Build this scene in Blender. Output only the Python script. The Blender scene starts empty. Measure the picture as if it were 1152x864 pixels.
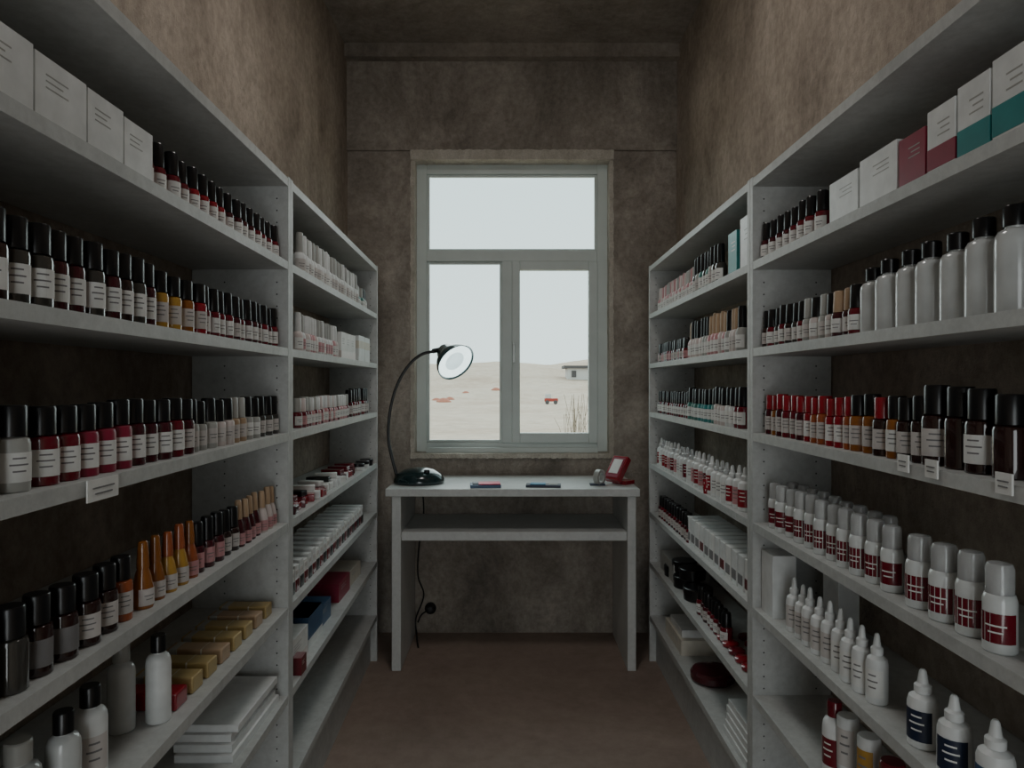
import bpy, math, random
from mathutils import Vector, Matrix
random.seed(7)
S=bpy.context.scene
def lin(c):
    return tuple(((v/255)/12.92 if v/255<=0.04045 else ((v/255+0.055)/1.055)**2.4) for v in c)+(1,)
MATS={}
def mat(name,c=None,rough=.4,var=.08,scale=30,metal=0,trans=0,coat=0,emit=0,bump=0,alpha=1):
    if name in MATS: return MATS[name]
    m=bpy.data.materials.new(name); m.use_nodes=True; nt=m.node_tree; b=nt.nodes['Principled BSDF']
    tc=nt.nodes.new('ShaderNodeTexCoord'); n=nt.nodes.new('ShaderNodeTexNoise'); n.inputs['Scale'].default_value=scale; n.inputs['Detail'].default_value=4
    nt.links.new(tc.outputs['Object'],n.inputs['Vector'])
    r=nt.nodes.new('ShaderNodeValToRGB'); L=lin(c)
    r.color_ramp.elements[0].position=.3; r.color_ramp.elements[1].position=.7
    r.color_ramp.elements[0].color=tuple(v*(1-var) for v in L[:3])+(1,)
    r.color_ramp.elements[1].color=tuple(min(1,v*(1+var)) for v in L[:3])+(1,)
    nt.links.new(n.outputs['Fac'],r.inputs['Fac']); nt.links.new(r.outputs['Color'],b.inputs['Base Color'])
    b.inputs['Roughness'].default_value=rough; b.inputs['Metallic'].default_value=metal
    b.inputs['Transmission Weight'].default_value=trans; b.inputs['Coat Weight'].default_value=coat
    b.inputs['Alpha'].default_value=alpha
    if emit:
        nt.links.new(r.outputs['Color'],b.inputs['Emission Color']); b.inputs['Emission Strength'].default_value=emit
    MATS[name]=m; return m
def plaster(name,c1,c2,c3,bumpk=.5,sc=1.6,rough=.9,dirt=.6,zs=.6):
    m=bpy.data.materials.new(name); m.use_nodes=True; nt=m.node_tree; b=nt.nodes['Principled BSDF']; N=nt.nodes.new; K=nt.links.new
    tc=N('ShaderNodeTexCoord')
    a=N('ShaderNodeTexNoise'); a.inputs['Scale'].default_value=sc; a.inputs['Detail'].default_value=10; a.inputs['Roughness'].default_value=.74; a.inputs['Distortion'].default_value=.4
    f=N('ShaderNodeTexNoise'); f.inputs['Scale'].default_value=sc*16; f.inputs['Detail'].default_value=8; f.inputs['Roughness'].default_value=.75
    mp=N('ShaderNodeMapping'); mp.inputs['Scale'].default_value=(1,1,zs)
    K(tc.outputs['Object'],mp.inputs['Vector'])
    K(mp.outputs['Vector'],a.inputs['Vector']); K(tc.outputs['Object'],f.inputs['Vector'])
    r=N('ShaderNodeValToRGB'); e=r.color_ramp.elements; e[0].position=.33; e[1].position=.68; e[0].color=lin(c1); e[1].color=lin(c3); k=e.new(.5); k.color=lin(c2)
    K(a.outputs['Fac'],r.inputs['Fac'])
    r2=N('ShaderNodeValToRGB'); e=r2.color_ramp.elements; e[0].position=.35; e[1].position=.6; e[0].color=(.58,.57,.56,1); e[1].color=(1.0,1,1,1)
    K(f.outputs['Fac'],r2.inputs['Fac'])
    mx=N('ShaderNodeMix'); mx.data_type='RGBA'; mx.blend_type='MULTIPLY'; mx.inputs[0].default_value=dirt
    K(r.outputs['Color'],mx.inputs[6]); K(r2.outputs['Color'],mx.inputs[7]); K(mx.outputs[2],b.inputs['Base Color'])
    b.inputs['Roughness'].default_value=rough
    ad=N('ShaderNodeMath'); ad.operation='MULTIPLY_ADD'; ad.inputs[1].default_value=.35; K(f.outputs['Fac'],ad.inputs[0]); K(a.outputs['Fac'],ad.inputs[2])
    bn=N('ShaderNodeBump'); bn.inputs['Strength'].default_value=bumpk; bn.inputs['Distance'].default_value=.03
    K(ad.outputs[0],bn.inputs['Height']); K(bn.outputs['Normal'],b.inputs['Normal'])
    MATS[name]=m; return m

class MB:
    def __init__(s): s.v=[];s.f=[];s.m=[];s.mats=[]
    def mi(s,m):
        if m not in s.mats: s.mats.append(m)
        return s.mats.index(m)
    def face(s,idx,m): s.f.append(idx); s.m.append(s.mi(m))
    def box(s,c,size,m,M=None):
        b=len(s.v); x,y,z=[q/2 for q in size]
        for i in (-1,1):
            for j in (-1,1):
                for k in (-1,1):
                    p=Vector((i*x,j*y,k*z))
                    if M is not None: p=M@p
                    s.v.append(tuple(p+Vector(c)))
        for q in ((0,1,3,2),(4,6,7,5),(0,4,5,1),(2,3,7,6),(0,2,6,4),(1,5,7,3)): s.face([b+i for i in q],m)
    def bx(s,x0,x1,y0,y1,z0,z1,m): s.box(((x0+x1)/2,(y0+y1)/2,(z0+z1)/2),(abs(x1-x0),abs(y1-y0),abs(z1-z0)),m)
    def lathe(s,c,prof,m,seg=16,M=None,cap=True,sx=1,sy=1):
        b=len(s.v); n=len(prof)
        for r,z in prof:
            for i in range(seg):
                t=2*math.pi*i/seg; cx,sn=math.cos(t),math.sin(t)
                q=Vector((r*cx*sx,r*sn*sy,z))
                if M is not None: q=M@q
                s.v.append(tuple(q+Vector(c)))
        for j in range(n-1):
            for i in range(seg):
                i2=(i+1)%seg
                s.face([b+j*seg+i,b+j*seg+i2,b+(j+1)*seg+i2,b+(j+1)*seg+i],m)
        if cap:
            s.face([b+i for i in reversed(range(seg))],m); s.face([b+(n-1)*seg+i for i in range(seg)],m)
    def arc(s,c,r,z0,z1,a,w,m,n=6):
        b=len(s.v)
        for i in range(n+1):
            t=a-w+2*w*i/n
            for z in (z0,z1): s.v.append((c[0]+r*math.cos(t),c[1]+r*math.sin(t),c[2]+z))
        for i in range(n): s.face([b+2*i,b+2*i+2,b+2*i+3,b+2*i+1],m)
    def tube(s,pts,r,m,seg=8):
        b=len(s.v); n=len(pts); P=[Vector(p) for p in pts]
        for i,p in enumerate(P):
            t=(P[min(i+1,n-1)]-P[max(i-1,0)]).normalized()
            u=t.orthogonal().normalized() if i==0 else (u-t*u.dot(t)).normalized()
            w=t.cross(u)
            for k in range(seg):
                a=2*math.pi*k/seg; s.v.append(tuple(p+(u*math.cos(a)+w*math.sin(a))*r))
        for j in range(n-1):
            for i in range(seg):
                i2=(i+1)%seg; s.face([b+j*seg+i,b+j*seg+i2,b+(j+1)*seg+i2,b+(j+1)*seg+i],m)
        s.face([b+i for i in reversed(range(seg))],m); s.face([b+(n-1)*seg+i for i in range(seg)],m)
    def obj(s,name,smooth=True,bevel=0,parent=None,ang=35):
        me=bpy.data.meshes.new(name); me.from_pydata(s.v,[],s.f)
        for m in s.mats: me.materials.append(m)
        me.polygons.foreach_set('material_index',s.m)
        me.polygons.foreach_set('use_smooth',[smooth]*len(s.f)); me.update()
        if smooth: me.set_sharp_from_angle(angle=math.radians(ang))
        o=bpy.data.objects.new(name,me); S.collection.objects.link(o)
        if bevel:
            q=o.modifiers.new('bevel','BEVEL'); q.width=bevel; q.segments=2; q.limit_method='ANGLE'
        if parent: o.parent=parent
        return o
def empty(name,loc=(0,0,0)):
    e=bpy.data.objects.new(name,None); S.collection.objects.link(e); return e
def smoothpts(P,n=8):
    P=[Vector(p) for p in P]; out=[]
    Q=[P[0]*2-P[1]]+P+[P[-1]*2-P[-2]]
    for i in range(1,len(Q)-2):
        for k in range(n):
            t=k/n; a,b,c,d=Q[i-1],Q[i],Q[i+1],Q[i+2]
            out.append(.5*((2*b)+(c-a)*t+(2*a-5*b+4*c-d)*t*t+(3*b-a-3*c+d)*t**3))
    out.append(P[-1]); return out

# ---------------- dimensions
F=768; H=1.3; D=3.57; WX=.86; CZ=3.05
# ---------------- materials
wall_m=plaster('plaster_side',(138,125,112),(176,162,147),(204,190,175),.8,1.9,.9,.7)
back_m=plaster('plaster_back',(122,114,105),(162,152,141),(198,188,176),.8,2.3,.9,.7)
ceil_m=plaster('plaster_ceiling',(126,117,107),(158,148,137),(180,169,157),.7,1.9)
floor_m=plaster('floor_concrete',(140,123,112),(160,141,129),(174,155,142),.15,1.1,.6,.35,1)
reveal_m=plaster('plaster_reveal',(190,182,168),(218,210,196),(234,228,216),.8,9,.9,.6)
shelf_m=plaster('painted_shelf',(178,180,178),(194,196,194),(204,206,204),.05,3,.5,.35,1)
desk_m=plaster('painted_desk',(194,197,195),(206,208,206),(214,216,214),.04,3,.42,.25,1)
frame_m=mat('window_paint',(208,217,213),.45,.05,8)
dark_m=mat('dark_hole',(25,24,23),.8)
# ---------------- room
m=MB(); m.bx(-WX-.5,WX+.5,-1.7,D+.25,-.1,0,floor_m); m.obj('floor',False)
m=MB(); m.bx(-WX-.2,WX+.2,-1.7,D+.25,CZ,CZ+.15,ceil_m); m.obj('ceiling',False)
m=MB(); m.bx(-WX-.2,-WX,-1.7,D+.25,0,CZ,wall_m); m.obj('wall_left',False)
m=MB(); m.bx(WX,WX+.2,-1.7,D+.25,0,CZ,wall_m); m.obj('wall_right',False)
m=MB(); m.bx(-WX,-.48,-1.7,-1.5,0,CZ,wall_m); m.bx(.48,WX,-1.7,-1.5,0,CZ,wall_m); m.bx(-.48,.48,-1.7,-1.5,2.15,CZ,wall_m); m.obj('wall_front',False)  # unseen wall behind the camera; its opening is added for the rear fill light
m=MB(); m.bx(-.48,-.44,-1.7,-1.48,0,2.15,frame_m); m.bx(.44,.48,-1.7,-1.48,0,2.15,frame_m); m.bx(-.44,.44,-1.7,-1.48,2.11,2.15,frame_m); m.obj('added_door_frame',False)  # unseen door frame, added around the opening that holds the fill light
ox,oz0,oz1=.53,.914,2.518
m=MB()
m.bx(-WX,-ox,D,D+.22,0,oz1,back_m); m.bx(ox,WX,D,D+.22,0,oz1,back_m)
m.bx(-ox,ox,D,D+.22,0,oz0,back_m); m.bx(-WX,WX,D-.016,D+.22,oz1,CZ,back_m)
m.obj('wall_back',False)
m=MB(); m.bx(-WX,WX,D-.07,D-.016,CZ-.07,CZ,ceil_m); m.obj('trim_1',False)
m=MB()
def strip(p0,p1,nrm,wid,y0,y1,n=90,jit=.0035):
    p0=Vector(p0);p1=Vector(p1);nr=Vector(nrm); b=len(m.v)
    for i in range(n+1):
        p=p0.lerp(p1,i/n); q=p+nr*(.001+random.uniform(-jit,jit)*.8); r=p-nr*(wid+random.uniform(-jit,jit)*.3)
        for (a,y) in ((q,y0+random.uniform(-.002,.002)),(r,y0+random.uniform(-.002,.003)),(r,y1),(q,y1)): m.v.append((a.x,y,a.y))
    for i in range(n):
        for k in range(4):
            a=b+4*i+k; c=b+4*i+(k+1)%4; m.face([a,c,c+4,a+4],reveal_m)
yr0,yr1=D-.005,D+.14
strip((-ox,oz0),(-ox,oz1),(-1,0),.022,yr0,yr1); strip((ox,oz1),(ox,oz0),(1,0),.022,yr0,yr1)
strip((-ox,oz1),(ox,oz1),(0,1),.05,yr0-.016,yr1); strip((ox,oz0),(-ox,oz0),(0,-1),.022,yr0-.008,yr1)
m.obj('trim_2',False)
# ---------------- window
W=empty('window_1')
yw=3.64; k=yw/F
def X(px): return (px-576)*k
def Z(py): return H+(432-py)*k
def fr(x0,x1,y0,y1,dy0=0,dy1=.05,mm=frame_m,name='frame'):
    q=MB(); q.bx(X(x0),X(x1),yw+dy0,yw+dy1,Z(y1),Z(y0),mm); return q.obj(name,False,.003,W)
fr(468,480,183,508); fr(672,684,183,508); fr(480,672,183,196); fr(480,672,498,508)
fr(480,672,282,294,-.005); fr(565,576,294,498,-.005)
fr(480,672,503,509,-.03,0,name='sill')
for a in ((576,585,294,498),(662,672,294,498),(585,662,294,304),(585,662,487,498)): fr(*a,-.012,.03,name='sash')
for a in ((480,483,196,282),(669,672,196,282),(483,669,196,198.5),(483,669,279.5,282),(480,483,294,498),(562,565,294,498),(483,562,294,297),(483,562,495,498)): fr(*a,.01,.03,name='bead')
q=MB(); q.box((X(578),yw-.02,Z(391)),(.016,.012,.05),frame_m); q.box((X(578),yw-.034,Z(398)),(.013,.012,.1),mat('handle_metal',(190,195,192),.35,metal=.3)); q.obj('handle',False,.003,W)
g=bpy.data.materials.new('window_glass'); g.use_nodes=True; nt=g.node_tree; nt.nodes.clear()
o=nt.nodes.new('ShaderNodeOutputMaterial'); t=nt.nodes.new('ShaderNodeBsdfTransparent'); t.inputs[0].default_value=(.92,.965,.96,1)
gl=nt.nodes.new('ShaderNodeBsdfGlossy'); gl.inputs['Roughness'].default_value=.05; fz=nt.nodes.new('ShaderNodeFresnel'); fz.inputs[0].default_value=1.08
mx=nt.nodes.new('ShaderNodeMixShader'); nt.links.new(fz.outputs[0],mx.inputs[0]); nt.links.new(t.outputs[0],mx.inputs[1]); nt.links.new(gl.outputs[0],mx.inputs[2]); nt.links.new(mx.outputs[0],o.inputs[0])
for a in ((480,672,196,282),(480,565,294,498),(585,662,304,487)):
    q=MB(); q.bx(X(a[0]),X(a[1]),yw+.02,yw+.024,Z(a[3]),Z(a[2]),g); q.obj('pane',False,0,W)

# ---------------- shelving
SH=[.205,.455,.69,.918,1.158,1.385,1.617,1.84]; TH=.022
def front(s,d): return (.5517+.0254*d) if s<0 else .645
def dpx(s,x,o=.035):
    p=abs(x-576)
    return (.5517+o)*768/(p-19.5) if s<0 else (.645+o)*768/p
hole=dark_m
def unit(s,d0,d1):
    m=MB(); back=WX-.004
    def slab(a,b,z0,z1,i0=0.,i1=None):
        bb=len(m.v)
        for d in (a,b):
            fx=front(s,d)+i0; bk=back if i1 is None else front(s,d)+i1
            for xx in (fx,bk):
                for z in (z0,z1): m.v.append((s*xx,d,z))
        q=[(0,1,3,2),(4,6,7,5),(0,4,5,1),(2,3,7,6),(0,2,6,4),(1,5,7,3)]
        for f in q: m.face([bb+i for i in (f if s>0 else f[::-1])],shelf_m)
    for a in (d0,d1-.02): slab(a,a+.02,0,SH[-1]+.011+.004)
    for z in SH: slab(d0+.02,d1-.02,z-TH/2,z+TH/2,0.001)
    slab(d0+.02,d1-.02,0,SH[0]-TH/2,.03,.045)
    for off in (.03,.17):
        z=.26
        while z<1.8:
            if min(abs(z-h) for h in SH)>.02:
                x=s*(front(s,d1)+off); M=Matrix.Rotation(math.pi/2,3,'X')
                m.lathe((x,d1-.0203,z),[(.0022,0),(.0022,.0006)],hole,8,M)
            z+=.032
    return m.obj('shelving_unit',False,.0015)
DL=1.846; DR=1.85
unit(-1,.55,DL); unit(-1,DL+.002,3.22); unit(1,.55,DR); unit(1,DR+.002,3.22)

# ---------------- product materials
P={}
def pc(n,c,**k): P[n]=mat('product_'+n,c,**k)
pc('blk',(18,18,20),rough=.28); pc('red',(146,22,38),rough=.2,coat=.5); pc('dred',(108,18,34),rough=.2,coat=.5); pc('wine',(70,17,28),rough=.2,coat=.5)
pc('pink',(200,146,148),rough=.3); pc('pale',(210,198,194),rough=.3); pc('wht',(222,224,223),rough=.4); pc('lab',(228,228,225),rough=.6)
pc('amber',(146,88,36),rough=.15,coat=.5); pc('yel',(182,140,62),rough=.2,coat=.5); pc('brn',(46,26,24),rough=.12,coat=.6); pc('org',(160,84,48),rough=.2,coat=.5)
pc('smoke',(62,60,56),rough=.12,coat=.6); pc('tan',(178,150,120),rough=.45); pc('gold',(184,160,108),rough=.4,metal=.2); pc('gry',(168,168,163),rough=.3)
pc('teal',(44,134,134),rough=.4); pc('green',(66,124,114),rough=.3); pc('blu',(56,88,122),rough=.4); pc('dblu',(26,38,62),rough=.4); pc('text',(120,118,118),rough=.7)
pc('frost',(212,215,214),rough=.25,coat=.3); pc('clear',(240,242,242),rough=.15,trans=.6); pc('cream',(212,206,192),rough=.5); pc('mag',(140,34,60),rough=.4); pc('lab2',(202,196,192),rough=.6)
pc('clr2',(212,215,214),rough=.2,trans=.15,coat=.4); pc('hot',(214,48,88),rough=.4); pc('sky',(60,140,176),rough=.4)
def bottle(mb,x,y,z,kind,h,r,body,cap,label,s):
    B,C=P[body],P[cap]; L=P[label] if label else None
    c=(x,y,z); r*=random.uniform(.96,1.04); h*=random.uniform(.97,1.03)
    fa=(math.radians(-38) if s<0 else math.radians(180+38))+random.uniform(-.25,.25)
    def lab(z0,z1,w=.95,rr=1.015,lines=2):
        if L is None: return
        mb.arc(c,r*rr,z0*h,z1*h,fa,w,L)
        hh=(z1-z0)*h
        for i in range(lines):
            zz=z0*h+hh*(.34+.22*i); mb.arc(c,r*(rr+.012),zz,zz+hh*.055,fa,w*(.5 if i%2 else .35),P['text'] if 'red' not in label and 'blu' not in label else P['lab'],4)
    if kind=='polish':
        mb.lathe(c,[(r*.93,0),(r,.02*h),(r,.46*h),(r*.92,.515*h),(r*.6,.545*h)],B,14)
        mb.lathe(c,[(r*.8,.54*h),(r*.8,.6*h),(r*.74,.97*h),(r*.64,h)],C,14); lab(.1,.4)
    elif kind=='slim':
        mb.lathe(c,[(r*.93,0),(r,.02*h),(r,.42*h),(r*.8,.5*h),(r*.5,.53*h)],B,12)
        mb.lathe(c,[(r*.66,.52*h),(r*.62,.9*h),(r*.54,.99*h),(r*.4,h)],C,12); lab(.08,.36,1.0)
    elif kind=='taper':
        mb.lathe(c,[(r*.95,0),(r,.03*h),(r*.98,.3*h),(r*.7,.5*h),(r*.5,.6*h)],B,12)
        mb.lathe(c,[(r*.58,.59*h),(r*.58,.66*h),(r*.44,.97*h),(r*.34,h)],C,12); lab(.05,.3,1.0)
    elif kind=='serum':
        mb.lathe(c,[(r*.93,0),(r,.015*h),(r,.56*h),(r*.93,.61*h),(r*.6,.645*h)],B,16)
        mb.lathe(c,[(r*.82,.64*h),(r*.82,.98*h),(r*.76,h)],C,16); lab(.12,.46,1.05,lines=3)
    elif kind=='lotion':
        mb.lathe(c,[(r*.93,0),(r,.012*h),(r,.66*h),(r*.95,.72*h),(r*.8,.765*h),(r*.5,.79*h),(r*.5,.82*h)],B,18)
        mb.lathe(c,[(r*.6,.805*h),(r*.6,.985*h),(r*.54,h)],C,16); lab(.2,.55,.9,lines=3)
    elif kind=='pump':
        mb.lathe(c,[(r*.93,0),(r,.012*h),(r,.68*h),(r*.85,.75*h),(r*.4,.78*h)],B,18)
        mb.lathe(c,[(r*.45,.775*h),(r*.45,.86*h),(r*.15,.87*h),(r*.15,.92*h)],C,12)
        mb.lathe(c,[(r*.42,.915*h),(r*.42,.985*h),(r*.3,h)],C,12)
        M=Matrix.Rotation(fa,3,'Z'); mb.box(Vector(c)+M@Vector((r*.55,0,.955*h)),(r*.8,r*.25,h*.035),C,M); lab(.1,.55,1.0,lines=3)
    elif kind=='nozzle':
        mb.lathe(c,[(r*.92,0),(r,.015*h),(r,.56*h),(r*.88,.64*h),(r*.5,.69*h),(r*.5,.71*h)],B,16)
        mb.lathe(c,[(r*.56,.705*h),(r*.56,.79*h),(r*.36,.82*h),(r*.24,.97*h),(r*.14,h)],C,12)
        lab(.1,.5,1.0,lines=3)
    elif kind=='capped':
        mb.lathe(c,[(r*.92,0),(r,.015*h),(r,.58*h),(r*.9,.64*h),(r*.84,.65*h)],B,16)
        mb.lathe(c,[(r*.84,.65*h),(r*.84,.93*h),(r*.72,.985*h),(r*.4,h)],P['clear'],16)
        mb.lathe(c,[(r*.3,.65*h),(r*.3,.78*h),(r*.16,.8*h),(r*.16,.88*h)],C,10); lab(.12,.45,1.25)
    elif kind=='tube':
        mb.lathe(c,[(r*.8,0),(r*.85,.01*h),(r*.85,.22*h)],C,14); mb.lathe(c,[(r*.85,.22*h),(r,.26*h),(r,.98*h),(r*.9,h)],B,14); lab(.35,.85,.9,lines=3)
    elif kind=='jar':
        mb.lathe(c,[(r*.95,0),(r,.05*h),(r,.55*h)],B,20); mb.lathe(c,[(r*1.04,.55*h),(r*1.04,.95*h),(r*.98,h)],C,20)
def row(name,s,sh,x0,x1,n,kind,h,r,cols,off=.035,z0=0):
    d0,d1=dpx(s,x0,off),dpx(s,x1,off)
    dv=DL if s<0 else DR
    if abs(x0-576)<252 or abs(x1-576)<252: lo,hi=dv+.03+r,3.2-r-.006
    else: lo,hi=.6,dv-.02-r-.004
    d0=min(max(d0,lo),hi); d1=min(max(d1,lo),hi)
    mb=MB()
    for i in range(n):
        d=d0+(d1-d0)*(i/(n-1) if n>1 else 0); cc=cols[min(i*len(cols)//n,len(cols)-1)]
        hh,rr=h,r
        if isinstance(h,tuple): t=i/max(1,n-1); hh=h[0]+(h[1]-h[0])*t
        if isinstance(cc,list): cc=random.choice(cc)
        bottle(mb,s*(front(s,d)+off+random.uniform(-.002,.004)),d+random.uniform(-.0015,.0015),SH[sh]+TH/2+z0,kind,hh,rr,*cc,s)
    return mb.obj(name)
def pbox(mb,s,sh,d0,d1,off,dep,h,base='wht',band=None,bz=(0,.4),z0=0,lines=2):
    f=front(s,(d0+d1)/2)+off; z=SH[sh]+TH/2+z0
    mb.bx(s*f,s*(f+dep),d0+.001,d1-.001,z,z+h,P[base])
    e=.0006
    if band: mb.bx(s*(f-e),s*(f+dep*.99),d0+.001-e,d1-.001+e,z+h*bz[0]+.0003,z+h*bz[1],P[band])
    w=d1-d0
    for i in range(lines+1 if lines else 0):
        zz=z+h*(.74-.09*i); mb.bx(s*(f-e*.7),s*(f),d0+w*.2,d0+w*(.62-.1*(i%2)),zz,zz+h*.022,P['gry' if base!='red' else 'lab'])

# ==== LEFT NEAR
m=MB(); 
for a,b,hh in ((.745,.845,.092),(.85,.955,.09),(.96,1.05,.09),(1.055,1.14,.086)): pbox(m,-1,6,a,b,.02,.085,hh,'wht')
m.obj('product_boxes',False,.001)
row('nail_polish_bottles',-1,6,163,306,16,'polish',.088,.0165,[('dred','blk','lab'),('red','blk','lab'),('wine','blk','lab'),('dred','blk','lab')])
row('serum_bottles',-1,5,-12,165,10,'serum',.107,.0185,[[('smoke','blk','lab'),('brn','blk','lab'),('wine','blk','lab')]])
row('nail_polish_bottles',-1,5,180,222,4,'serum',.102,.0165,[('yel','blk','lab2'),('yel','blk','lab2'),('amber','blk','lab2'),('red','blk','lab2')])
row('nail_polish_bottles',-1,5,230,306,12,'polish',.1,.015,[[('dred','blk','lab'),('wine','blk','lab'),('wine','blk','lab2')]])
row('lotion_bottles',-1,4,-25,14,2,'serum',.106,.02,[('gry','blk','lab')])
row('nail_polish_bottles',-1,4,48,205,10,'serum',.105,.0205,[('dred','blk','lab'),('mag','blk','lab'),('mag','blk','lab'),('wine','blk','lab'),('wine','blk','lab'),('dred','blk','lab'),('wine','blk','lab2')])
row('nail_polish_bottles',-1,4,214,285,9,'polish',.1,.018,[('gry','blk','lab2'),('pale','blk','lab2'),('tan','gry','lab2'),('gry','blk','lab')])
row('nail_polish_bottles',-1,4,292,308,3,'polish',.1,.017,[('smoke','blk','lab2')])
row('serum_bottles',-1,3,-25,118,6,'serum',.1,.0195,[('smoke','blk',None),('brn','blk','text'),('brn','blk','lab2')])
row('serum_bottles',-1,3,138,138,1,'serum',.1,.018,[('org','blk','lab2')])
row('cuticle_oil_bottles',-1,3,160,214,5,'taper',.108,.017,[('amber','amber','lab2'),('yel','org','lab2'),('org','amber','pink')])
row('nail_polish_bottles',-1,3,222,262,5,'polish',.1,.016,[('wine','blk','pink'),('brn','blk','lab2')])
row('cuticle_oil_bottles',-1,3,268,305,7,'taper',.105,.016,[('wine','tan','pink'),('pale','tan','pink')])
row('lotion_bottles',-1,2,22,22,1,'lotion',.145,.026,[('clr2','gry','lab')],off=.06)
row('lotion_bottles',-1,2,70,105,2,'lotion',.15,.0225,[('clr2','blk',None),('wht','blk','lab2')],off=.045)
row('lotion_bottles',-1,2,180,180,1,'lotion',.155,.021,[('wht','blk',None)],off=.045)
row('lotion_bottles',-1,2,137,137,1,'lotion',.15,.023,[('clr2','gry',None)],off=.095)
m=MB()
for i in range(8):
    d=1.27+i*.07; z=SH[2]+TH/2; x0=-(front(-1,d)+.03)
    c0=P['red'] if i in(0,) else P['gold'] if i%3 else P['tan']; h=.016
    m.box((x0-.06,d,z+h),(.12,.045,2*h),c0); m.box((x0-.045,d,z+h),(.006,.0465,2*h+.0005),P['cream']); m.box((x0-.105,d,z+h),(.02,.047,2*h+.0002),P['gry'])
m.obj('gold_packages',False,.006)
m=MB()
for i in range(4): pbox(m,-1,1,1.5+.01*i,1.8-.012*(i%2),.02+.006*(i%3),.13,.017,'wht',None,z0=.0175*i,lines=0)
m.obj('flat_box_stack',False,.001)
m=MB(); d=dpx(-1,113,0); m.box((-(front(-1,d)-.0035),d,SH[4]-.004),(.002,.072,.03),P['lab']); m.box((-(front(-1,d)-.005),d,SH[4]-.001),(.001,.05,.002),P['text']); m.box((-(front(-1,d)-.005),d,SH[4]-.009),(.001,.04,.002),P['text']); m.obj('price_tag',False)

# ==== LEFT FAR
row('lotion_bottles',-1,6,336,398,22,'slim',.125,.019,[[('wht','wht','lab'),('wht','gry','lab2')]])
row('nail_polish_bottles',-1,6,400,409,5,'slim',.09,.017,[('green','gry','lab'),('gry','blk','lab')])
row('nail_polish_bottles',-1,5,335,376,14,'slim',.115,.017,[[('pale','wht','lab'),('pink','wht','lab'),('wht','gry','pink')]])
m=MB()
for i in range(3): pbox(m,-1,5,2.55+i*.085,2.63+i*.085,.02,.08,.10,'lab','pale',(.0,.3))
for i in range(2): pbox(m,-1,5,2.88+i*.13,2.99+i*.13,.02,.08,.11,'wht','cream',(.5,.8))
m.obj('product_boxes',False,.001)
row('nail_polish_bottles',-1,4,335,388,20,'polish',.09,.017,[[('dred','pale','pink'),('pink','wht','lab'),('dred','gry','lab')]])
row('nail_polish_bottles',-1,4,392,410,8,'polish',.11,.018,[[('wine','blk','lab2'),('dred','blk','lab')]])
m=MB(); random.seed(3)
for i in range(18):
    d=1.95+i*.052; z=SH[3]+TH/2; c0=random.choice(['dred','wine','lab','blk','red','wht']); M=Matrix.Rotation(random.uniform(-.35,.35),3,'Z')
    m.box((-(front(-1,d)+.07+random.uniform(-.01,.01)),d,z+.012),(.1,.04,.024),P[c0],M)
    if i%2: m.box((-(front(-1,d)+.075),d+.01,z+.033),(.08,.035,.017),P[random.choice(['lab','blk','dred'])],M)
m.obj('makeup_palettes',False,.002)
row('small_jars',-1,3,403,412,3,'jar',.03,.028,[('wht','blk',None),('blk','blk',None)])
m=MB()
for i in range(23):
    d=1.93+i*.046; z=SH[2]+TH/2
    h=.07+.006*(i%3)
    m.box((-(front(-1,d)+.085),d,z+h/2),(.13,.034,h),P['wht' if i%3 else 'lab'])
    m.box((-(front(-1,d)+.0195),d,z+.018),(.004,.03,.034),P['dred' if i%2 else 'blk']); m.box((-(front(-1,d)+.0195),d,z+.055),(.002,.02,.012),P['lab2'])
m.obj('lipstick_boxes',False,.002)
m=MB(); pbox(m,-1,1,1.95,2.12,.03,.14,.09,'lab','pale',(0,.3)); pbox(m,-1,1,2.14,2.3,.03,.14,.1,'wht','blu',(.3,1)); pbox(m,-1,1,2.32,2.46,.04,.12,.07,'blu'); 
pbox(m,-1,1,2.6,2.78,.04,.12,.07,'mag'); pbox(m,-1,1,2.8,3.0,.04,.12,.06,'cream'); m.obj('product_boxes',False,.001)
m=MB(); pbox(m,-1,1,1.95,2.0,.0,.028,.05,'dred'); m.obj('small_red_box',False,.001)

# ==== RIGHT FAR
row('nail_polish_bottles',1,6,744,782,20,'slim',.105,.017,[[('pink','pale','lab'),('pale','pink','lab'),('pink','gry','lab')]])
row('nail_polish_bottles',1,6,785,812,8,'slim',.13,.02,[[('smoke','blk','lab'),('green','blk','lab'),('gry','blk','lab2')]])
m=MB(); pbox(m,1,6,2.02,2.1,.02,.08,.13,'teal'); pbox(m,1,6,1.9,1.99,.02,.08,.15,'wht'); m.obj('product_boxes',False,.001)
row('nail_polish_bottles',1,5,744,774,16,'polish',.085,.018,[[('dred','blk','pink'),('wine','blk','lab2')]])
row('toner_bottles',1,5,779,836,16,'slim',.135,.02,[[('pale','tan','lab2'),('pink','tan','lab'),('gry','blk','lab'),('pale','blk','lab')]])
row('nail_polish_bottles',1,4,744,776,14,'polish',.1,.018,[[('dred','blk','lab'),('wine','blk','lab')]])
row('nail_polish_bottles',1,4,780,806,8,'polish',.115,.019,[[('teal','blk','lab'),('green','blk','lab')]])
row('nail_polish_bottles',1,4,809,837,7,'polish',.12,.02,[('pale','blk','lab'),('wht','blk','lab'),('dred','blk','lab')])
row('spray_bottles',1,3,744,838,22,'nozzle',.125,.021,[[('wht','clear','lab'),('wht','wht','pink'),('frost','clear','dred'),('wht','wht','red')]])
m=MB(); d=dpx(1,793,.02); x=.645+.014; 
m.lathe((x,d-.04,SH[3]+TH/2),[(.010,0),(.013,.035),(.0135,.05)],P['red'],16)
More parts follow.
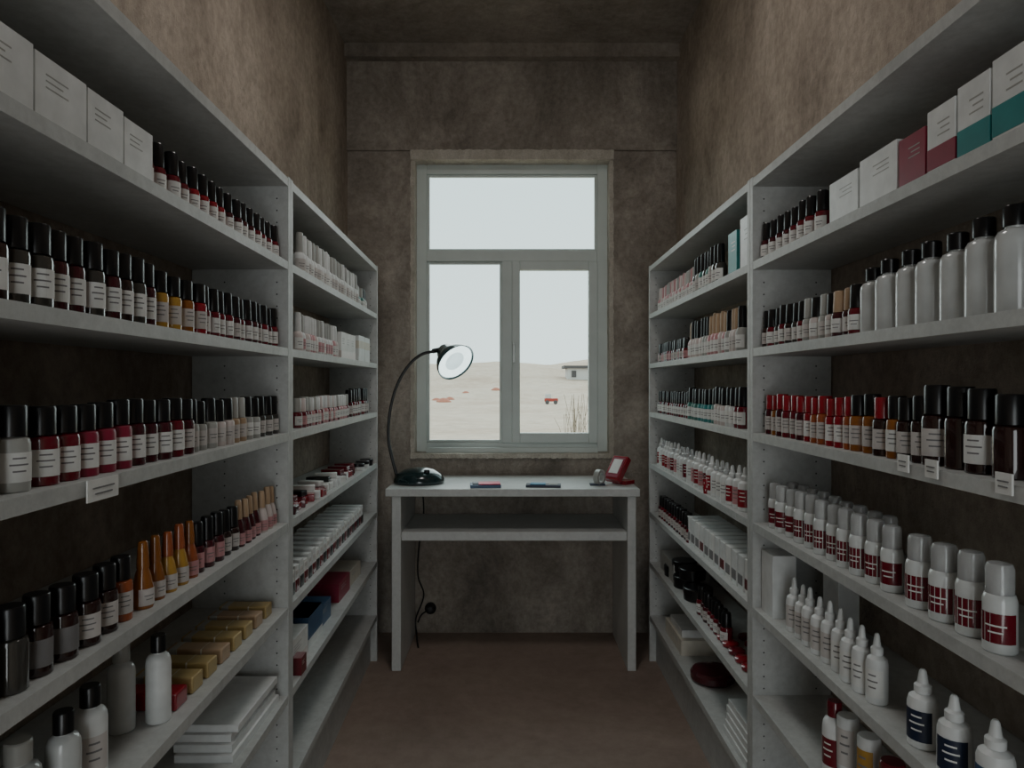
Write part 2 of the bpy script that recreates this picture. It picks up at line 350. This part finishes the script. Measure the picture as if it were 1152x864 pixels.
for i in range(10): m.arc((x,d-.04,SH[3]+TH/2),.0138,.01+.012*(i%3),.016+.012*(i%3),math.pi+i*.35,.06,P['lab'],2)
m.obj('polka_dot_cup')
row('nail_polish_bottles',1,2,746,778,12,'polish',.1,.02,[[('dred','blk','lab2'),('wine','blk','lab2')]])
m=MB()
for i in range(12):
    d=1.93+i*.058; c='wht' if i%3 else 'lab'
    m.box((.645+.02+.06,d,SH[2]+TH/2+.05),(.12,.044,.1),P[c]); m.box((.645+.0195,d,SH[2]+TH/2+.03),(.003,.036,.03),P['dred' if i%4==0 else 'text'])
m.obj('nail_file_boxes',False,.002)
m=MB(); m.box((.70,1.89,SH[2]+TH/2+.03),(.09,.02,.06),P['red']); m.obj('small_red_box',False,.002)
m=MB(); pbox(m,1,1,2.85,3.1,.03,.15,.08,'gry',None); m.obj('product_boxes',False,.001)
row('small_jars',1,1,762,785,3,'jar',.048,.055,[('blk','blk',None)],off=.075)
row('small_jars',1,1,770,778,2,'jar',.045,.05,[('blk','blk',None)],off=.08,z0=.0485)
row('nail_polish_bottles',1,1,790,817,8,'polish',.1,.02,[[('wine','blk','lab2'),('dred','blk','lab')]],off=.045)
m=MB()
for i in range(6):
    d=1.93+i*.06; 
    for j in range(2):
        m.lathe((.645+.05+j*.07,d,SH[1]+TH/2),[(.022,0),(.026,.003),(.026,.012),(.02,.016)],P['red' if (i+j)%3 else 'dred'],18)
m.obj('powder_compacts')
m=MB(); pbox(m,1,0,2.72,3.0,.03,.14,.06,'cream'); pbox(m,1,0,2.75,2.95,.04,.12,.03,'wht',z0=.0605); m.obj('product_boxes',False,.001)
m=MB(); m.lathe((.645+.09,2.5,SH[0]+TH/2),[(.07,0),(.08,.01),(.08,.03),(.072,.04),(.03,.044)],P['wine'],24); m.obj('round_red_tin')
m=MB()
for i in range(5): pbox(m,1,0,1.92+.008*(i%2),2.14-.006*(i%3),.015+.004*i,.15,.02,'wht',z0=i*.0205,lines=0)
m.obj('flat_box_stack',False,.001)

# ==== RIGHT NEAR
row('nail_polish_bottles',1,6,862,925,8,'polish',.095,.0175,[('wine','blk','lab'),('dred','blk','lab')])
m=MB()
def xb(x): return dpx(1,x,.02)
for x0,x1,h,b,bd,bz in ((933,965,.088,'wht',None,0),(967,1009,.096,'wht',None,0),(1011,1041,.088,'mag',None,0),(1043,1075,.105,'wht','mag',(.1,.42)),(1077,1114,.112,'wht','teal',(.08,.42)),(1116,1160,.118,'wht','teal',(.1,.45))):
    pbox(m,1,6,xb(x1),xb(x0),.02,.08,h,b,bd,bz)
m.obj('product_boxes',False,.001)
row('nail_polish_bottles',1,5,864,905,7,'polish',.098,.017,[[('smoke','blk','lab'),('dred','blk','lab'),('brn','blk','lab2')]])
row('nail_polish_bottles',1,5,913,966,7,'polish',.098,.018,[[('pale','blk','lab'),('gry','gry','lab2'),('wine','tan','lab'),('dred','blk','lab')]])
row('lotion_bottles',1,5,982,1142,7,'lotion',(.125,.148),.0255,[('clr2','blk',None),('clr2','blk',None)],off=.045)
row('nail_polish_bottles',1,4,868,958,12,'serum',.103,.0175,[[('dred','red','lab2'),('wine','red','lab2'),('amber','red','lab2')],[('red','red','lab'),('org','red','lab2')]])
row('nail_polish_bottles',1,4,966,1010,4,'serum',.11,.0185,[('amber','blk','lab2'),('brn','red','lab2'),('amber','blk','lab')])
row('serum_bottles',1,4,1020,1036,2,'serum',.11,.018,[('brn','blk','lab2')])
row('serum_bottles',1,4,1055,1135,4,'serum',(.13,.12),.0235,[('brn','blk','lab2'),('brn','blk',None),('brn','blk','lab'),('brn','blk',None)],off=.045)
row('pump_bottles',1,4,1050,1050,1,'pump',.13,.02,[('brn','blk','lab')],off=.1)
m=MB()
for x in (1018,1050,1132):
    d=dpx(1,x,.0); m.box((.645-.0025,d,SH[4]+.012),(.003,.03,.028),P['lab']); m.box((.645-.0045,d,SH[4]+.015),(.001,.02,.002),P['text']); m.box((.645-.0045,d,SH[4]+.008),(.001,.017,.002),P['text'])
m.obj('price_tags',False)
row('spray_bottles',1,3,872,1002,11,'capped',.118,.019,[('frost','wht','dred')])
row('spray_bottles',1,3,1034,1126,4,'capped',(.118,.122),.0215,[('frost','wht','dred')])
row('spray_bottles',1,3,874,1000,9,'capped',.112,.018,[('frost','wht','dred')],off=.1)
row('dropper_bottles',1,2,893,985,9,'nozzle',.128,.0195,[('wht','wht','lab2'),('wht','wht','lab')],off=.04)
row('cleanser_bottles',1,2,1036,1120,3,'nozzle',.125,.0235,[('wht','wht','dblu'),('wht','wht','blu')],off=.035)
m=MB(); pbox(m,1,2,1.74,1.82,.02,.06,.16,'wht',lines=0); pbox(m,1,2,1.6,1.68,.12,.05,.14,'wht',lines=0); m.obj('product_boxes',False,.001)
row('cream_tubes',1,1,940,940,1,'lotion',.16,.024,[('wht','dred','dred')],off=.04)
row('cream_tubes',1,1,955,1005,3,'tube',.15,.021,[('wht','wht','lab2'),('wht','wht','yel'),('dred','wht','lab')],off=.05)

# ---------------- desk
m=MB(); y0,y1=3.09,3.545; zt=.826
m.bx(-.572,.578,y0-.01,y1,zt-.035,zt,desk_m)
m.bx(-.545,-.503,y0,y1,0,zt-.035,desk_m); m.bx(.523,.562,y0,y1,0,zt-.035,desk_m)
m.bx(-.503,.523,y0+.02,y1,.585,.626,desk_m); m.bx(-.503,.523,y1-.02,y1,.74,zt-.035,desk_m)
m.obj('desk',False,.003)
# ---------------- desk lamp
LP=empty('desk_lamp'); dy=3.27; kk=dy/F
def lp(px,py,dd=0): return Vector(((px-576)*(dy+dd)/F,dy+dd,H+(432-py)*(dy+dd)/F))
lampb=mat('lamp_enamel',(56,80,84),.22,coat=.6); lampd=mat('lamp_base_enamel',(26,48,50),.2,coat=.6); lampk=mat('lamp_black',(16,17,18),.4)
m=MB(); c=(-.445,dy,zt)
m.lathe(c,[(.118,0),(.122,.008),(.12,.022),(.105,.045),(.07,.066),(.03,.074),(.004,.075)],lampd,32,sy=.85)
m.lathe((-.40,dy-.06,zt+.058),[(.014,0),(.013,.012)],lampk,12)
m.obj('base',parent=LP)
m=MB(); m.tube(smoothpts([Vector((-.545,dy,zt+.01)),lp(441,515),lp(437,492),lp(439,462),lp(447,433),lp(460,411),lp(474,399),lp(489,395)],8),.0075,lampk,10)
m.lathe((-.545,dy,zt),[(.018,0),(.018,.03),(.012,.045)],lampk,12); m.obj('gooseneck',parent=LP)
n=Vector((.56,-.6,-.57)).normalized(); Q=n.to_track_quat('Z','Y').to_matrix(); hc=lp(513,408,-.04)
m=MB(); 
m.lathe(hc,[(.012,-.125),(.03,-.12),(.046,-.1),(.056,-.07),(.08,-.045),(.094,-.018),(.098,0),(.095,.001),(.088,-.012)],lampb,32,Q,cap=False)
m.tube([lp(487,395),hc+Q@Vector((0,0,-.12))],.012,lampk,10)
m.obj('shade',parent=LP)
m=MB(); m.lathe(hc,[(.09,-.006),(.05,-.012)],mat('lamp_diffuser',(214,236,236),.4,.05,emit=2.6),32,Q,cap=False)
m.lathe(hc,[(.05,-.012),(.03,-.014),(.001,-.014)],mat('lamp_lens',(196,218,220),.3,.12,14,emit=1.8),32,Q,cap=False); m.obj('diffuser',parent=LP)
m=MB(); blk=mat('cable_black',(14,14,15),.5)
m.tube(smoothpts([(-.47,3.556,.80),(-.46,3.556,.62),(-.485,3.556,.45),(-.49,3.558,.3),(-.46,3.558,.2),(-.50,3.552,.08),(-.495,3.54,.01),(-.48,3.45,.008),(-.46,3.35,.008)]),.004,blk)
m.tube(smoothpts([(-.43,3.555,.125),(-.47,3.552,.10),(-.49,3.552,.06)]),.004,blk)
m.lathe((-.425,3.568,.13),[(.03,0),(.03,.012),(.022,.018),(.02,.04),(.012,.045)],blk,16,Matrix.Rotation(math.pi/2,3,'X')); m.obj('power_cable')
# items on desk
m=MB(); R=Matrix.Rotation(.08,3,'Z'); m.box((-.123,3.15,zt+.007),(.14,.09,.014),P['blu'],R); m.box((-.105,3.15,zt+.0165),(.1,.08,.005),P['hot'],R); m.box((-.168,3.15,zt+.0165),(.03,.06,.005),P['dblu'],R); m.obj('nail_palette',False,.002)
m=MB(); R=Matrix.Rotation(-.08,3,'Z'); m.box((.145,3.15,zt+.006),(.16,.06,.012),P['dblu'],R); m.box((.12,3.15,zt+.0145),(.07,.05,.005),P['sky'],R); m.box((.19,3.15,zt+.0135),(.04,.04,.003),P['gry'],R); m.obj('nail_file',False,.002)
m=MB(); R=Matrix.Rotation(.75,3,'Z')@Matrix.Rotation(math.radians(38),3,'Y')
cc=Vector((.50,3.24,zt+.07)); m.box(cc,(.03,.085,.13),P['red'],R); m.box(cc+R@Vector((-.0165,0,.0)),(.003,.07,.11),P['mag'],R); m.box(cc+R@Vector((-.019,0,.005)),(.002,.052,.078),P['lab'],R)
m.box((.53,3.25,zt+.009),(.07,.08,.018),P['red'],Matrix.Rotation(.75,3,'Z'))
m.obj('card_reader',False,.006)
m=MB()
m.lathe((.41,3.2,zt+.037),[(.037,-.012),(.037,.012),(.024,.012),(.024,-.012),(.037,-.012)],P['gry'],24,Matrix.Rotation(.9,3,'Z')@Matrix.Rotation(math.pi/2,3,'X'),cap=False)
m.box((.40,3.2,zt+.004),(.07,.04,.008),P['dblu']); m.obj('tape_roll')

# ---------------- outdoors
def tz(x,y):
    a=max(0,min(1,(y-45)/70)); a=a*a*(3-2*a)
    h=a*(4.3+1.0*math.sin(x*.05+1)+.6*math.sin(x*.13+y*.04)+.4*math.sin(x*.31+y*.02))
    h+=.04*math.sin(x*1.3+y*.5)*min(1,max(0,(y-5)/8))+.10*math.sin(y*.35+x*.2)*min(1,max(0,(y-14)/10))
    return h-.03
sand=plaster('desert_sand',(196,164,142),(212,184,162),(222,198,178),.4,.12,.95)
m=MB(); xs=[-130+i*2.6 for i in range(101)]; ys=[D+.25+.0+ (i/90)**2.2*170 for i in range(91)]
for y in ys:
    for x in xs: m.v.append((x,y,tz(x,y)))
for j in range(90):
    for i in range(100): a=j*101+i; m.face([a,a+1,a+102,a+101],sand)
m.obj('ground',True,0,ang=180)
conc=mat('distant_wall',(206,200,196),.8); roof=mat('distant_roof',(90,84,84),.8); terr=mat('terracotta',(190,120,98),.8)
def gp(px,d): return (px-576)*d/F
m=MB(); d=75; x0=gp(632,d); z=tz(x0+1.5,d)
m.box((x0+2.2,d,z+.5),(3.4,3,1.3),conc); m.box((x0+2.2,d,z+1.25),(4.2,3.6,.3),roof); m.box((x0+1.2,d-1.55,z+.5),(.5,.05,.7),roof); m.obj('distant_building',False)
m=MB()
for px,d,sz in ((491,52,.4),(499,50,.5),(506,53,.35),(524,58,.35),(558,60,.4)):
    x=gp(px,d); m.lathe((x,d,tz(x,d)-.1),[(.9*sz,0),(.85*sz,.35*sz),(.4*sz,.75*sz),(.05,.85*sz)],terr,9,sx=1.3)
m.obj('terracotta_mounds',True,ang=20)
m=MB(); d=46; x=gp(620,d); z=tz(x,d); m.box((x,d,z+.3),(.9,.6,.22),mat('truck_red',(176,64,50),.4)); m.box((x-.2,d,z+.55),(.4,.55,.3),conc); 
for q in (-.28,.28): m.lathe((x+q,d-.3,z+.14),[(.14,0),(.14,.1)],roof,12,Matrix.Rotation(math.pi/2,3,'X'))
m.obj('small_truck',False,.03)
m=MB(); dry=mat('dry_stalk',(120,104,84),.8); random.seed(5)
for i in range(34):
    d=17+random.uniform(-.6,.6); x=gp(645,d)+random.gauss(0,.22); z=tz(x,d); h=random.uniform(.4,1.15); lx=random.gauss(0,.12)
    m.tube([(x,d,z),(x+lx*.4,d,z+h*.5),(x+lx,d,z+h)],.006,dry,4)
m.obj('dry_grass_clump')

# ---------------- world & lights
w=bpy.data.worlds.new('World'); S.world=w; w.use_nodes=True; nt=w.node_tree; bg=nt.nodes['Background']
tc=nt.nodes.new('ShaderNodeTexCoord'); sp=nt.nodes.new('ShaderNodeSeparateXYZ'); r=nt.nodes.new('ShaderNodeValToRGB')
nt.links.new(tc.outputs['Generated'],sp.inputs[0]); nt.links.new(sp.outputs['Z'],r.inputs['Fac'])
e=r.color_ramp.elements; e[0].position=0; e[0].color=(.82,.90,.895,1); e[1].position=.6; e[1].color=(.60,.78,.82,1)
nt.links.new(r.outputs['Color'],bg.inputs['Color']); bg.inputs['Strength'].default_value=2.0
def light(name,kind,loc,rot,energy,color,**kw):
    l=bpy.data.lights.new(name,kind); l.energy=energy; l.color=color
    for a,b in kw.items(): setattr(l,a,b)
    o=bpy.data.objects.new(name,l); o.location=loc; o.rotation_euler=rot; S.collection.objects.link(o); return o
light('sun','SUN',(0,8,10),(math.radians(-52),0,math.radians(0)),2.1,(1,.97,.94),angle=math.radians(70))
p=light('window_portal','AREA',(0,D+.16,1.716),(math.radians(-90),0,0),1,(1,1,1),shape='RECTANGLE',size=1.06,size_y=1.6)
p.data.cycles.is_portal=True
light('rear_fill','AREA',(0,-1.55,1.06),(math.radians(90),0,0),10,(.98,.98,1),shape='RECTANGLE',size=.88,size_y=2.1)  # added area light, soft frontal fill from behind the camera
CL=empty('ceiling_fill'); m=MB(); m.lathe((0,1.8,CZ-.06),[(.22,0),(.23,.01),(.23,.06)],frame_m,32); m.obj('fill_housing',parent=CL)  # unseen fixture added above the view to carry a fill light
l=light('ceiling_fill_light','AREA',(0,1.8,CZ-.07),(0,0,0),7.5,(1,.96,.92),shape='DISK',size=.42); l.parent=CL  # added fill to even out upper walls and shelf fronts

cam=bpy.data.cameras.new('camera'); cam.sensor_width=36; cam.lens=24; cam.clip_end=500
co=bpy.data.objects.new('camera',cam); co.location=(0,0,H); co.rotation_euler=(math.radians(90),0,0); S.collection.objects.link(co); S.camera=co
